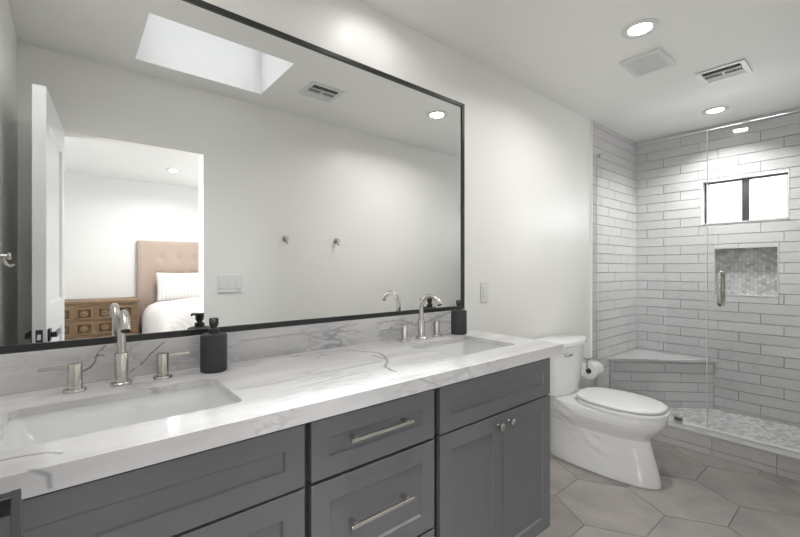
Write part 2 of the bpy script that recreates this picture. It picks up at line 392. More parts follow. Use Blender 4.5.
# window
win = thing('window_1', 'black framed sliding window high in the shower wall', None, (XR+.07, -.81, 1.632), kind='structure')
wx = XR + .07
bm = new()
a0, a1, z0, z1 = WIN
for q in ((a0, a0+.008, z0, z1), (a1-.008, a1, z0, z1), (a0+.008, a1-.008, z0, z0+.008), (a0+.008, a1-.008, z1-.008, z1)):
    box(bm, XR-.004, XR+.139, -q[1], -q[0], q[2], q[3])
obj('window_reveal', bm, M['white'], win, bevel=.001)
a0, a1, z0, z1 = a0+.008, a1-.008, z0+.008, z1-.008
bm = new(); mid = .803
for q in ((a0, a0+.027, z0, z1), (a1-.012, a1, z0, z1), (a0+.027, a1-.012, z0, z0+.011), (a0+.027, a1-.012, z1-.016, z1), (mid-.022, mid+.026, z0+.011, z1-.016)):
    box(bm, wx, wx+.04, -q[1], -q[0], q[2], q[3])
fr = obj('window_frame', bm, M['winframe'], win, bevel=.0015)
bm = new(); box(bm, wx-.006, wx, -(mid-.004), -(mid-.016), (z0+z1)/2-.03, (z0+z1)/2+.012); sub('latch', bm, M['winframe'], fr, bevel=.001)
fr.matrix_parent_inverse = world_of(win).inverted()
for q in ((a0+.027, mid-.022), (mid+.026, a1-.012)):
    bm = new(); box(bm, wx+.018, wx+.022, -q[1], -q[0], z0+.011, z1-.016); obj('pane', bm, M['pane'], win)
# niche
nic = thing('shower_niche', 'recessed niche lined with small hexagon mosaic below the shower window', 'niche', (XR, -.81, NIC[2]))
bm = new(); a0, a1, z0, z1 = NIC; ND = .085
for q in ((a0, a0+.009, z0, z1), (a1-.009, a1, z0, z1), (a0+.009, a1-.009, z0, z0+.009), (a0+.009, a1-.009, z1-.009, z1)):
    box(bm, XR-.003, XR+ND, -q[1], -q[0], q[2], q[3])
obj('niche_surround', bm, M['tile'], nic, bevel=.001)
bm = new(); box(bm, XR+ND-.003, XR+ND+.01, -a1, -a0, z0, z1)
hexes(bm, lambda a, b, t: (XR+ND-.003 - t, -a, b), (a0+.009, a1-.009, z0+.009, z1-.009), .0165, .003, .003, 1)
obj('mosaic_panel', bm, [M['grout'], M['mosaic']], nic)
# skylight well
sk = thing('window_2', 'square skylight well above the vanity', None, (.65, -.99, CEIL), kind='structure')
bm = new(); x0, x1, y0, y1 = SK; SH = .75
for q in ((x0-.02, x0+.002, y0-.02, y1+.02), (x1-.002, x1+.02, y0-.02, y1+.02), (x0, x1, y0-.02, y0+.002), (x0, x1, y1-.002, y1+.02)):
    box(bm, q[0], q[1], q[2], q[3], CEIL+.0005, CEIL+SH)
obj('skylight_shaft', bm, M['white'], sk)
bm = new()
for q in ((x0, x0+.03, y0, y1), (x1-.03, x1, y0, y1), (x0+.03, x1-.03, y0, y0+.03), (x0+.03, x1-.03, y1-.03, y1)):
    box(bm, *q, CEIL+SH-.04, CEIL+SH)
obj('skylight_frame', bm, M['white'], sk)
bm = new(); box(bm, x0+.03, x1-.03, y0+.03, y1-.03, CEIL+SH-.025, CEIL+SH-.019); obj('pane', bm, M['pane'], sk)
# door frame and open door
bm = new()
box(bm, DX0, -.033, YF-.122, YF+.001, 0, DZ); box(bm, .692, DX1, YF-.122, YF+.001, 0, DZ); box(bm, -.033, .692, YF-.122, YF+.001, 2.030, DZ)
struct('trim_3', bm, M['wall'], 'white frame of the bedroom doorway', bevel=.002)

def shaker(bm, w, h, t, rail, rec, top=None, slope=.004):
    """shaker panel front: origin lower left, x right, z up, front towards -y, back at y=0"""
    rt = top or rail
    def lp(x0, x1, z0, z1, y): return [bm.verts.new(p) for p in ((x0, y, z0), (x1, y, z0), (x1, y, z1), (x0, y, z1))]
    L0 = lp(0, w, 0, h, 0); L1 = lp(0, w, 0, h, -t); L2 = lp(rail, w-rail, rt, h-rt, -t); L3 = lp(rail+slope, w-rail-slope, rt+slope, h-rt-slope, -t+rec)
    skin(bm, [L0, L1, L2, L3])
DA = math.atan2(.68, -.052)
dr = thing('door_1', 'open white panelled door with black lever handles', None, (-.031, YF+.008, 0), DA, kind='structure')
DL = .68
bm = new()
# leaf slab with two recessed panels on each face (local: x along the leaf, y across)
def leaf_face(bm, y, sg):
    pan = [(.115, DL-.115, .23, .95), (.115, DL-.115, 1.09, 1.89)]
    rects = [(0, DL, .012, 2.026)]
    for p in pan: rects = rects_minus(rects, p)
    for a0, a1, b0, b1 in rects: bm.faces.new([bm.verts.new(p) for p in ((a0, y, b0), (a1, y, b0), (a1, y, b1), (a0, y, b1))])
    for a0, a1, b0, b1 in pan:
        o_ = [bm.verts.new(p) for p in ((a0, y, b0), (a1, y, b0), (a1, y, b1), (a0, y, b1))]
        i_ = [bm.verts.new(p) for p in ((a0+.012, y+sg*.010, b0+.012), (a1-.012, y+sg*.010, b0+.012), (a1-.012, y+sg*.010, b1-.012), (a0+.012, y+sg*.010, b1-.012))]
        skin(bm, [o_, i_], False, True)
leaf_face(bm, 0, 1); leaf_face(bm, .045, -1)
for q in (((0,0,.012),(0,.045,.012),(0,.045,2.026),(0,0,2.026)), ((DL,0,.012),(DL,.045,.012),(DL,.045,2.026),(DL,0,2.026)), ((0,0,2.026),(DL,0,2.026),(DL,.045,2.026),(0,.045,2.026)), ((0,0,.012),(DL,0,.012),(DL,.045,.012),(0,.045,.012))):
    bm.faces.new([bm.verts.new(p) for p in q])
obj('door_leaf', bm, M['door'], dr, local=True)
HZ = .963; HX = DL - .062
for y, sg in ((0, -1), (.045, 1)):
    bm = new(); ya, yb = sorted((y, y + sg*.009)); box(bm, HX-.027, HX+.027, ya, yb, HZ-.027, HZ+.027)
    ya, yb = sorted((y + sg*.009, y + sg*.029)); box(bm, HX-.010, HX+.010, ya, yb, HZ-.011, HZ+.011)
    ya, yb = sorted((y + sg*.020, y + sg*.030)); box(bm, HX-.118, HX+.010, ya, yb, HZ-.0115, HZ+.0115)
    obj('door_handle', bm, M['black'], dr, local=True, bevel=.0015)
bm = new(); box(bm, DL, DL+.0015, .011, .034, HZ-.03, HZ+.03); lp_ = obj('latch_plate', bm, M['black'], dr, local=True)
bm = new(); box(bm, DL+.0015, DL+.009, .016, .029, HZ-.014, HZ+.012); obj('latch_bolt', bm, M['chrome'], dr, local=True, bevel=.002)
# bedroom shell seen through the doorway
CB = CEIL
bm = new(); slab(bm, lambda a, b, t: (a, b, -.02+t), [(BX0, BX1, BY, YF-.12)], .02); struct('floor_bedroom', bm, M['carpet'])
bm = new(); slab(bm, lambda a, b, t: (a, b, CB+t), [(BX0-.1, BX1+.1, BY-.1, YF-.12)], .1); struct('ceiling_bedroom', bm, M['bedwall'])
bm = new(); slab(bm, lambda a, b, t: (a, BY-.1+t, b), rects_minus(rects_minus([(BX0-.1, BX1+.1, -.02, CB)], (-2.32, -1.18, .68, 2.02)), (2.45, 3.1, .68, 2.02)), .1); struct('wall_bedroom_far', bm, M['bedwall'])
bm = new(); slab(bm, lambda a, b, t: (BX0-.1+t, a, b), rects_minus([(BY, YF-.12, -.02, CB)], (-3.6, -1.8, .5, 2.2)), .1); struct('wall_bedroom_left', bm, M['bedwall'])
bm = new(); box(bm, BX1, BX1+.1, BY, YF-.12, -.02, CB); struct('wall_bedroom_right', bm, M['bedwall'])
bm = new(); box(bm, BX0-.1, XL-.12, YF-.12, YF-.02, -.02, CB); struct('wall_bedroom_near', bm, M['bedwall'])
wb = thing('added_window_3', 'added bedroom window, out of view, letting in fill light', None, (BX0-.05, -2.7, .5), kind='structure')  # invented window, out of view, so light reaches the doorway
bm = new()
for q in ((-3.6, -3.55, .5, 2.2), (-1.85, -1.8, .5, 2.2), (-3.55, -1.85, .5, .55), (-3.55, -1.85, 2.15, 2.2), (-2.72, -2.68, .55, 2.15)): box(bm, BX0-.08, BX0-.02, q[0], q[1], q[2], q[3])
obj('window_frame', bm, M['winframe'], wb)
bm = new(); box(bm, BX0-.055, BX0-.05, -3.55, -1.85, .55, 2.15); obj('pane', bm, M['pane'], wb)

for wn, wx0, wx1, wl in (('added_window_4', -2.32, -1.18, 'added second bedroom window, out of view, for fill light'), ('added_window_5', 2.45, 3.1, 'added narrow bedroom window beside the bed, out of view, for fill light')):  # both openings added out of view to send light into the bathroom
    wb = thing(wn, wl, None, ((wx0+wx1)/2, BY-.05, .68), kind='structure')
    bm = new()
    for q in ((wx0, wx0+.05, .68, 2.02), (wx1-.05, wx1, .68, 2.02), (wx0+.05, wx1-.05, .68, .73), (wx0+.05, wx1-.05, 1.97, 2.02)): box(bm, q[0], q[1], BY-.08, BY-.02, q[2], q[3])
    obj('window_frame', bm, M['winframe'], wb)
    bm = new(); box(bm, wx0+.05, wx1-.05, BY-.055, BY-.05, .73, 1.97); obj('pane', bm, M['pane'], wb)

# ------------------------------------------------------------------ vanity
FY = -.58
def front(name, root, x0, x1, z0, z1, rail, rec=.007):
    bm = new(); shaker(bm, x1-x0, z1-z0, .02, rail, rec)
    bmesh.ops.translate(bm, verts=bm.verts[:], vec=(x0, FY+.02, z0))
    return obj(name, bm, M['cab'], root, bevel=.0015)
def carcass(root, x0, x1):
    bm = new(); box(bm, x0, x0+.016, -.545, -.004, .1, .868); box(bm, x1-.016, x1, -.545, -.004, .1, .868); box(bm, x0+.016, x1-.016, -.545, -.004, .1, .118)
    box(bm, x0+.016, x1-.016, -.545, -.53, .118, .868); box(bm, x0+.016, x1-.016, -.012, -.004, .118, .868); obj('carcass', bm, M['cab'], root)
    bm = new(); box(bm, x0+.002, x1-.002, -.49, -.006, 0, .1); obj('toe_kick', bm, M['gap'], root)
def knob(parent, x, z):
    bm = new(); lathe(bm, (x, FY, z), (0, -1, 0), [(.008, 0), (.008, .002), (.0055, .006), (.0055, .014), (.0135, .017), (.0155, .021), (.0145, .026), (.009, .0285)], 24)
    sub('knob', bm, M['nickel'], parent, smooth='auto')
def sink_unit(label, x0, x1, fx0, fx1):
    root = thing('vanity_cabinet', label, 'cabinet', ((x0+x1)/2, -.3, 0), group='vanity cabinets')
    carcass(root, x0, x1)
    front('false_front', root, fx0, fx1, .70, .857, .052)
    mid = (fx0+fx1)/2
    for a, b, kx in ((fx0, mid-.0015, mid-.034), (mid+.0015, fx1, mid+.034)):
        dd = front('door', root, a, b, .113, .693, .057); knob(dd, kx, .655)
    return root
sink_unit('charcoal shaker sink cabinet at the left wall under the near sink', XL+.003, .463, XL+.012, .456)
r_ = sink_unit('charcoal shaker sink cabinet beside the toilet with two round knobs on its doors', .930, 1.642, .942, 1.632)
bm = new(); box(bm, 1.642, 1.646, -.56, -.004, .1, .868); obj('end_panel', bm, M['cab'], r_)
root = thing('vanity_cabinet', 'charcoal drawer cabinet with two bar pulls between the two sink cabinets', 'cabinet', (.7, -.3, 0), group='vanity cabinets')
carcass(root, .467, .926)
for z0, z1, rail, hz in ((.70, .857, .052, .789), (.408, .691, .057, .556), (.113, .399, .057, .262)):
    dd = front('drawer', root, .474, .916, z0, z1, rail)
    bm = new()
    for x in (.597, .783): box(bm, x-.006, x+.006, FY-.022, FY+.0075, hz-.006, hz+.006)
    box(bm, .578, .802, FY-.031, FY-.021, hz-.005, hz+.005)
    sub('bar_pull', bm, M['nickel'], dd, bevel=.0015)
# countertop with two sink cut-outs, and backsplash
KT, KB = .914, .894
KA = .870
ct = thing('quartz_countertop', 'white grey-veined quartz countertop running over all the vanity cabinets', 'countertop', (.74, -.3, KB))
S1 = (.113-.226, .113+.226, -.478, -.190); S2 = (1.335-.2, 1.335+.2, -.474, -.182)
def poly_slab(outer, holes, z0, z1):
    bm = new(); es = []
    def loop(pts):
        vs = [bm.verts.new((p[0], p[1], z0)) for p in pts]
        es.extend(bm.edges.new((vs[i], vs[(i+1) % len(vs)])) for i in range(len(vs)))
    loop(outer)
    for h in holes: loop(h)
    bmesh.ops.triangle_fill(bm, use_beauty=True, use_dissolve=False, edges=es)
    ret = bmesh.ops.extrude_face_region(bm, geom=bm.faces[:])
    bmesh.ops.translate(bm, verts=[v for v in ret['geom'] if isinstance(v, bmesh.types.BMVert)], vec=(0, 0, z1-z0))
    return bm
hole = lambda S, g=0: [(p[0], p[1]) for p in rrect(S[0]-g, S[1]+g, S[2]-g, S[3]+g, .022+g, 0)]
bm = poly_slab([(XL+.001, -.605), (1.70, -.605), (1.70, -.001), (XL+.001, -.001)], [hole(S1), hole(S2)], KB, KT)
box(bm, XL+.001, 1.70, -.605, -.583, KA, KB+.0005); box(bm, 1.678, 1.70, -.583, -.001, KA, KB+.0005)
obj('countertop', bm, M['quartz'], ct)
bm = new(); box(bm, XL+.001, 1.70, -.02, -.001, KT, 1.023); obj('backsplash', bm, M['quartz'], ct, bevel=.0015)
def sink(label, S):
    cx, cy = (S[0]+S[1])/2, (S[2]+S[3])/2
    root = thing('undermount_sink', label, 'sink', (cx, cy, KB-.14), group='undermount sinks')
    bm = new()
    def lp(g, z, r): return rrect(S[0]-g, S[1]+g, S[2]-g, S[3]+g, r, z, 6)
    zt = KB - .001
    loops = [lp(.02, zt-.012, .03), lp(.02, zt, .03), lp(.004, zt, .026), lp(.002, zt-.01, .028), lp(-.012, zt-.09, .05), lp(-.03, zt-.118, .06), lp(-.06, zt-.128, .06), (lp(-.115, zt-.132, .02))]
    loft(bm, loops, False, True)
    loft(bm, [lp(.02, zt-.012, .03), lp(.012, zt-.02, .034), lp(-.002, zt-.1, .05), lp(-.025, zt-.14, .06)], False, True)
    obj('basin', bm, M['porcelain'], root, smooth='auto')
    bm = new(); lathe(bm, (cx, cy+.02, zt-.1325), (0, 0, 1), [(.031, 0), (.031, .004), (.026, .006), (.024, .004), (.012, .007), (.004, .009)], 28)
    obj('drain', bm, M['chrome'], root, smooth='auto')
sink('white undermount sink nearest the camera, at the left end of the counter', S1)
sink('white undermount sink at the toilet end of the counter', S2)
# faucets
def faucet(label, cx, y, hand_angles):
    root = thing('widespread_faucet', label, 'faucet', (cx, y, KT), group='brushed nickel faucets')
    K = KT + .0005
    bm = new(); lathe(bm, (cx, y, K), (0, 0, 1), [(.027, 0), (.027, .006), (.025, .008), (.0172, .0085), (.0172, .090), (.016, .092), (.0118, .0925), (.0118, .10)], 28)
    pts = [(cx, y, K+.095), (cx, y, K+.12), (cx, y, K+.145)]
    rr = .065
    for k in range(1, 17):
        a = math.pi * k / 16 * .87
        pts.append((cx, y - rr + rr*math.cos(a), K + .145 + rr*math.sin(a)))
    e = pts[-1]; dn = (Vector(pts[-1]) - Vector(pts[-2])).normalized()
    tube(bm, pts, .0115, 20)
    sp = obj('spout', bm, M['nickel'], root, smooth='auto')
    bm = new(); lathe(bm, Vector(e) + dn*.0003, dn, [(.0105, 0), (.0105, .003), (.008, .003)], 20); sub('aerator', bm, M['gap'], sp); pass
    for sg, ang in zip((-1, 1), hand_angles):
        hx = cx + sg*.105
        bm = new(); lathe(bm, (hx, y, K), (0, 0, 1), [(.026, 0), (.026, .006), (.0245, .008), (.0168, .0085), (.0168, .074), (.016, .076)], 28)
        h = obj('handle', bm, M['nickel'], root, smooth='auto')
        bm = new(); box(bm, .0, .077, -.0065, .0065, -.0045, .0045)
        bmesh.ops.rotate(bm, verts=bm.verts[:], cent=(0, 0, 0), matrix=Matrix.Rotation(ang, 3, 'Z'))
        bmesh.ops.translate(bm, verts=bm.verts[:], vec=(hx, y, K+.068))
        sub('lever', bm, M['nickel'], h, bevel=.002)
    return root
faucet('brushed nickel widespread faucet at the near left sink', .1125, -.095, (R(180), R(2)))
faucet('brushed nickel widespread faucet at the sink beside the toilet', 1.303, -.096, (R(180), R(-12)))
# soap dispensers
def dispenser(label, x, y, nd):
    root = thing('soap_dispenser', label, 'soap dispenser', (x, y, KT), group='black soap dispensers')
    K = KT + .0005
    bm = new(); lathe(bm, (x, y, K), (0, 0, 1), [(.036, 0), (.040, .002), (.041, .006), (.041, .116), (.039, .121), (.033, .1235), (.016, .125)], 40)
    obj('bottle', bm, M['soap'], root, smooth='auto')
    bm = new(); lathe(bm, (x, y, K+.1245), (0, 0, 1), [(.017, 0), (.017, .013), (.0155, .015), (.010, .016), (.010, .022), (.0125, .023), (.0145, .030), (.0145, .048), (.012, .050)], 28)
    pu = obj('pump', bm, M['black'], root, smooth='auto')
    nd = Vector((nd[0], nd[1], 0)).normalized(); b = Vector((x, y, K + .167))
    bm = new(); tube(bm, [b, b + nd*.03 + Vector((0, 0, .001)), b + nd*.048, b + nd*.054 - Vector((0, 0, .006))], [.006, .0055, .0045, .004], 14)
    sub('nozzle', bm, M['black'], pu, smooth='auto')
dispenser('matte black soap dispenser at the right of the near left sink', .363, -.104, (-.30, -.95))
dispenser('matte black soap dispenser at the far end of the backsplash, below the mirror corner', 1.547, -.119, (-.80, -.60))
# mirror
mi = thing('framed_mirror', 'huge wall mirror in a thin black frame above the backsplash', 'mirror', (.75, -.02, 1.024))
bm = new(); box(bm, -.205, 1.70, -.0095, -.003, 1.03, 2.172); obj('mirror_glass', bm, M['mirror'], mi)
bm = new(); t_ = .0195; x0, x1, z0, z1 = XL+.004, 1.709, 1.0245, 2.18
for q in ((x0, x1, z0, z0+t_), (x0, x1, z1-t_, z1), (x0, x0+t_, z0+t_, z1-t_), (x1-t_, x1, z0+t_, z1-t_)): box(bm, q[0], q[1], -.0165, -.002, q[2], q[3])
obj('mirror_frame', bm, M['black'], mi, bevel=.001)

# ------------------------------------------------------------------ toilet
TX = 2.588
def egg(yb, yf, hw, z, n=40, back=.62, e=2.25, wide=.56):
    """plan outline: rounded front, squarer back; yb is at the wall side"""
    pts = []; yc = yf + (yb - yf) * wide
    for i in range(n):
        a = 2*math.pi*i/n; cx_, sy = math.cos(a), math.sin(a)
        if sy >= 0:
            ee = 3.2; x = math.copysign(abs(cx_)**(2/ee), cx_) * hw; y = yc + (abs(sy)**(2/ee)) * (yb - yc)
            x *= 1 - (1-back) * ((y - yc)/(yb - yc))**1.5
        else:
            x = math.copysign(abs(cx_)**(2/e), cx_) * hw; y = yc - (abs(sy)**(2/e)) * (yc - yf)
        pts.append((TX + x, y, z))
    return pts
to = thing('toilet', 'white two-piece toilet between the vanity and the shower', 'toilet', (TX, -.38, 0))
bm = new()
secs = [(.001, -.05, -.716, .116, .95), (.012, -.05, -.716, .116, .95), (.05, -.05, -.709, .113, .95), (.12, -.05, -.690, .106, .95), (.20, -.05, -.668, .104, .95), (.245, -.05, -.660, .112, .93),
        (.275, -.05, -.672, .132, .9), (.305, -.05, -.700, .158, .85), (.335, -.05, -.722, .176, .8), (.365, -.05, -.733, .184, .78), (.388, -.05, -.735, .185, .78), (.398, -.055, -.730, .181, .78)]
secs = [(z*1.033, yb, yf - (.012 if z > .25 else 0), hw, bk) for z, yb, yf, hw, bk in secs]
def sec_at(z):
    for A, B in zip(secs, secs[1:]):
        if A[0] <= z <= B[0]:
            k = (z-A[0])/(B[0]-A[0]); return [A[i] + (B[i]-A[i])*k for i in range(5)]
    return secs[0] if z < .1 else secs[-1]
TRAP = [(-.08, .335), (-.17, .345), (-.25, .31), (-.31, .235), (-.37, .175), (-.44, .15)]
def trap_d(y, z):
    best = 9
    for (a0, b0), (a1, b1) in zip(TRAP, TRAP[1:]):
        dx, dz = a1-a0, b1-b0; k = max(0, min(1, ((y-a0)*dx + (z-b0)*dz)/(dx*dx+dz*dz)))
        best = min(best, math.hypot(y-a0-k*dx, z-b0-k*dz))
    return best
zs = sorted(set([q[0] for q in secs] + [.001 + (.41-.001)*k/56 for k in range(57)])); zs = [z for z in zs if z <= secs[-1][0]]
loops = []
for z in zs:
    _, yb, yf, hw, bk = sec_at(z); lp = []
    for x, y, zz in egg(yb, yf, hw, z, 120, bk, 2.3):
        side = min(abs(x - TX)/hw, 1); dd = trap_d(y, z)
        push = (.013*math.exp(-(dd/.030)**2) - (.006*math.exp(-((dd-.062)/.026)**2) if y > -.46 else 0)) * side**3 * min(1, max(0, (z-.03)/.1))
        lp.append((x + math.copysign(push, x - TX), y, zz))
    loops.append(lp)
loft(bm, loops)
obj('bowl', bm, M['porcelain'], to, smooth='auto')
bm = new()
sb = lambda z, g, n=48: egg(-.262+g, -.750-g, .186+g, z+.012, n, .80, 2.3, .55)
loft(bm, [sb(.400, -.006), sb(.403, 0), sb(.416, 0), sb(.419, -.004)]); obj('seat', bm, M['plastic'], to, smooth='auto')
bm = new()
lb = lambda z, g: egg(-.255+g*.6, -.742-g, .182+g, z+.0175, 48, .80, 2.3, .55)
loft(bm, [lb(.422, -.004), lb(.424, 0), lb(.434, 0), lb(.440, -.006), lb(.4445, -.03), lb(.447, -.08), lb(.448, -.13)]); 
lid = obj('seat_lid', bm, M['plastic'], to, smooth=True)
for sg in (-1, 1):
    bm = new(); lathe(bm, (TX+sg*.075-.02, -.258, .432), (1, 0, 0), [(.009, 0), (.011, .002), (.011, .038), (.009, .04)], 16); sub('hinge', bm, M['plastic'], lid, smooth='auto')
def tankloop(z, hw, yf, yb=-.025, r=.05):
    out = []; n = 8
    # bowed front
    for i in range(n+1):
        a = -1 + 2*i/n; out.append((TX + a*(hw-r*.5), yf + (a*a)*.030, z))
    for i in range(1, 5):
        q = i/5*math.pi/2; out.append((TX + hw - r*.5 + r*.5*math.sin(q), yf + .03 + r*(1-math.cos(q)), z))
    out.append((TX+hw, yb-.012, z)); out.append((TX+hw-.012, yb, z)); out.append((TX-hw+.012, yb, z)); out.append((TX-hw, yb-.012, z))
    for i in range(4, 0, -1):
        q = i/5*math.pi/2; out.append((TX - hw + r*.5 - r*.5*math.sin(q), yf + .03 + r*(1-math.cos(q)), z))
    return out
bm = new(); loft(bm, [tankloop(.411, .165, -.185), tankloop(.422, .176, -.195), tankloop(.46, .181, -.203), tankloop(.62, .198, -.212), tankloop(.732, .207, -.220), tankloop(.736, .207, -.220)])
tk = obj('tank', bm, M['porcelain'], to, smooth='auto')
bm = new(); loft(bm, [tankloop(.7365, .214, -.226), tankloop(.741, .221, -.233), tankloop(.764, .223, -.235), tankloop(.772, .219, -.231), tankloop(.777, .203, -.215)])
obj('tank_lid', bm, M['porcelain'], to, smooth='auto')
bm = new(); lathe(bm, (TX-.115, -.207, .688), (0, -1, 0), [(.013, 0), (.013, .006), (.007, .008), (.007, .016)], 20)
box(bm, TX-.122, TX-.065, -.232, -.222, .682, .694); sub('flush_lever', bm, M['chrome'], tk, bevel=.002)
# toilet paper holder and roll
tp = thing('toilet_paper_holder', 'brushed nickel toilet paper holder on the wall right of the toilet', 'toilet paper holder', (3.065, 0, .50))
bm = new(); box(bm, 3.045, 3.085, -.009, -.001, .535, .575); box(bm, 3.059, 3.071, -.085, -.009, .549, .561); obj('wall_mount', bm, M['nickel'], tp, bevel=.0015)
bm = new(); tube(bm, [(3.03, -.085, .555), (3.20, -.085, .555)], .0055, 14); obj('top_bar', bm, M['nickel'], tp, smooth='auto')
bm = new(); tube(bm, [(3.033, -.085, .555), (3.033, -.085, .487), (3.038, -.085, .482), (3.18, -.085, .482)], .005, 14); obj('roll_arm', bm, M['nickel'], tp, smooth='auto')
rl = thing('toilet_paper_roll', 'white toilet paper roll on the nickel holder beside the toilet', 'toilet paper', (3.047, -.085, .482))
bm = new(); r0, r1, x0, x1 = .021, .065, 3.055, 3.17
u, v = Vector((0, 1, 0)), Vector((0, 0, 1)); cc = Vector((0, -.085, .482 - .0155))
rgs = [ring(bm, cc + Vector((x, 0, 0)), u, v, r, 40) for x, r in ((x0, r0+.001), (x0, r1-.002), (x0+.002, r1), (x1-.002, r1), (x1, r1-.002), (x1, r0+.001))]
skin(bm, rgs + [rgs[0]], False, False); obj('paper', bm, M['paper'], rl, smooth='auto')
bm = new(); rgs = [ring(bm, cc + Vector((x, 0, 0)), u, v, r, 32) for x, r in ((x0+.001, r0+.001), (x1-.001, r0+.001), (x1-.001, r0-.001), (x0+.001, r0-.001))]
skin(bm, rgs + [rgs[0]], False, False); obj('core', bm, M['card'], rl, smooth='auto')

# ------------------------------------------------------------------ shower
bn = thing('shower_bench', 'triangular corner bench with a pale slab seat in the shower', 'bench', (4.0, -.2, PZ))
BL_ = .63
bm = new()
def tri(bm, L, z0, z1):
    x1, y1 = XR-.007, -.011
    a = [(x1, y1), (x1 - L, y1), (x1, y1 - L)]
    loft(bm, [[(p[0], p[1], z0) for p in a], [(p[0], p[1], z1) for p in a]])
tri(bm, BL_, .456, .478); obj('seat_slab', bm, M['bench'], bn, bevel=.002)
bm = new(); tri(bm, BL_-.035, PZ, .456)
L0 = BL_ - .035; x1, y1 = XR-.007, -.011
e = Vector((1, -1, 0)).normalized(); nrm = Vector((-1, -1, 0)).normalized(); st = Vector((x1 - L0, y1, 0))
tiles(bm, lambda a, b, t: tuple(st + e*a + nrm*t + Vector((0, 0, b))), (.004, L0*math.sqrt(2)-.004, PZ, .455), [], .18, .652 - .0806*8 + .03)
obj('tiled_base', bm, [M['grout'], M['tile']], bn)
GX = 3.36; GT = 2.2
def glass_box(bm, x0, x1, y0, y1, z0, z1):
    for f in box(bm, x0, x1, y0, y1, z0, z1):
        f.material_index = 0 if max(abs(f.verts[0].co.x - v.co.x) for v in f.verts) < 1e-6 else 1
gp = thing('shower_glass_panel', 'fixed clear glass shower panel beside the toilet wall', 'glass panel', (GX, -.37, CT))
bm = new(); glass_box(bm, GX-.005, GX+.005, -.752, -.014, CT+.004, GT); obj('glass', bm, [M['glass'], M['gedge']], gp)
def clamp(parent, y0, y1, z0, z1):
    bm = new(); box(bm, GX-.013, GX-.0055, y0, y1, z0, z1); box(bm, GX+.0055, GX+.013, y0, y1, z0, z1); obj('clamp', bm, M['chrome'], parent, bevel=.002)
bm = new(); box(bm, GX-.008, GX+.008, -.0138, -.0106, CT+.001, GT); obj('wall_channel', bm, M['nickel'], gp)
clamp(gp, -.612, -.562, CT+.001, CT+.048); clamp(gp, -.036, -.0105, GT-.026, GT+.002)
gd = thing('shower_door', 'frameless clear glass shower door with a loop handle', 'shower door', (GX, -1.08, CT))
bm = new(); glass_box(bm, GX-.005, GX+.005, YF+.01, -.757, CT+.012, GT); obj('glass', bm, [M['glass'], M['gedge']], gd)
for sg in (-1, 1):
    bm = new(); hx = GX + sg*.005; z0, z1, y = 1.0, 1.236, -.832; o_ = sg*.052
    pts = [(hx, y, z1-.012), (hx+o_*.6, y, z1-.012)]
    for k in range(1, 7):
        a = math.pi/2*k/6; pts.append((hx + o_*.6 + sg*.021*math.sin(a), y, z1 - .012 - .021*(1-math.cos(a))))
    for k in range(0, 7):
        a = math.pi/2*k/6; pts.append((hx + o_*.6 + sg*.021*math.cos(a), y, z0 + .012 + .021*(1-math.sin(a))))
    pts.append((hx, y, z0+.012)); tube(bm, pts, .0125, 16); obj('door_pull', bm, M['nickel'], gd, smooth='auto')
bm = new(); box(bm, GX-.0065, GX+.0065, -.7568, -.7528, CT+.012, GT); obj('bright_edge_strip', bm, M['gedge'], gd)  # added pale strip that draws the bright line at the glass split
bm = new(); box(bm, GX-.008, GX+.008, YF+.012, -.76, CT+.003, CT+.0115); obj('bottom_sweep', bm, M['gedge'], gd)
for z in (.45, 1.85):
    bm = new(); box(bm, GX-.014, GX-.0055, YF+.001, YF+.06, z, z+.09); box(bm, GX+.0055, GX+.014, YF+.001, YF+.06, z, z+.09); obj('hinge', bm, M['chrome'], gd, bevel=.002)

# ------------------------------------------------------------------ ceiling fixtures
def downlight(label, x, y, zc=CEIL, power=None, r=.085, spread=158):
    root = thing('recessed_light', label, 'ceiling light', (x, y, zc), group='recessed ceiling lights')
    bm = new(); u, v = Vector((1, 0, 0)), Vector((0, 1, 0)); c0 = Vector((x, y, zc))
    rg = [ring(bm, c0 + Vector((0, 0, -h)), u, v, r*k, 40) for k, h in ((1, .0005), (1, .003), (.9, .007), (.70, .007), (.62, .002), (.62, .0005))]
    skin(bm, rg + [rg[0]], False, False); obj('trim_ring', bm, M['vent'], root, smooth='auto')
    bm = new(); lathe(bm, (x, y, zc-.0008), (0, 0, -1), [(r*.615, 0), (r*.615, .002), (r*.5, .003)], 40); obj('lens', bm, M['lens'], root)
    area('lamp_glow', (x, y, zc-.009), r*1.15, power or LAMP_W, (1.0, .985, .965), spread=spread)
    return root
downlight('recessed ceiling light close to the wall above the mirror', *LAMPS[0], power=.6)
downlight('added recessed fill light close to the wall above the near left sink', *LAMPS[3], power=2.4)  # made-up downlight, brightens the left end and the gap behind the door
downlight('recessed ceiling light over the toilet, beside the square fan grille', *LAMPS[1])
downlight('recessed ceiling light inside the shower', *LAMPS[2], power=9.0, spread=128)
downlight('recessed ceiling light in the bedroom, seen through the doorway in the mirror', .97, -4.07, CB, 12)
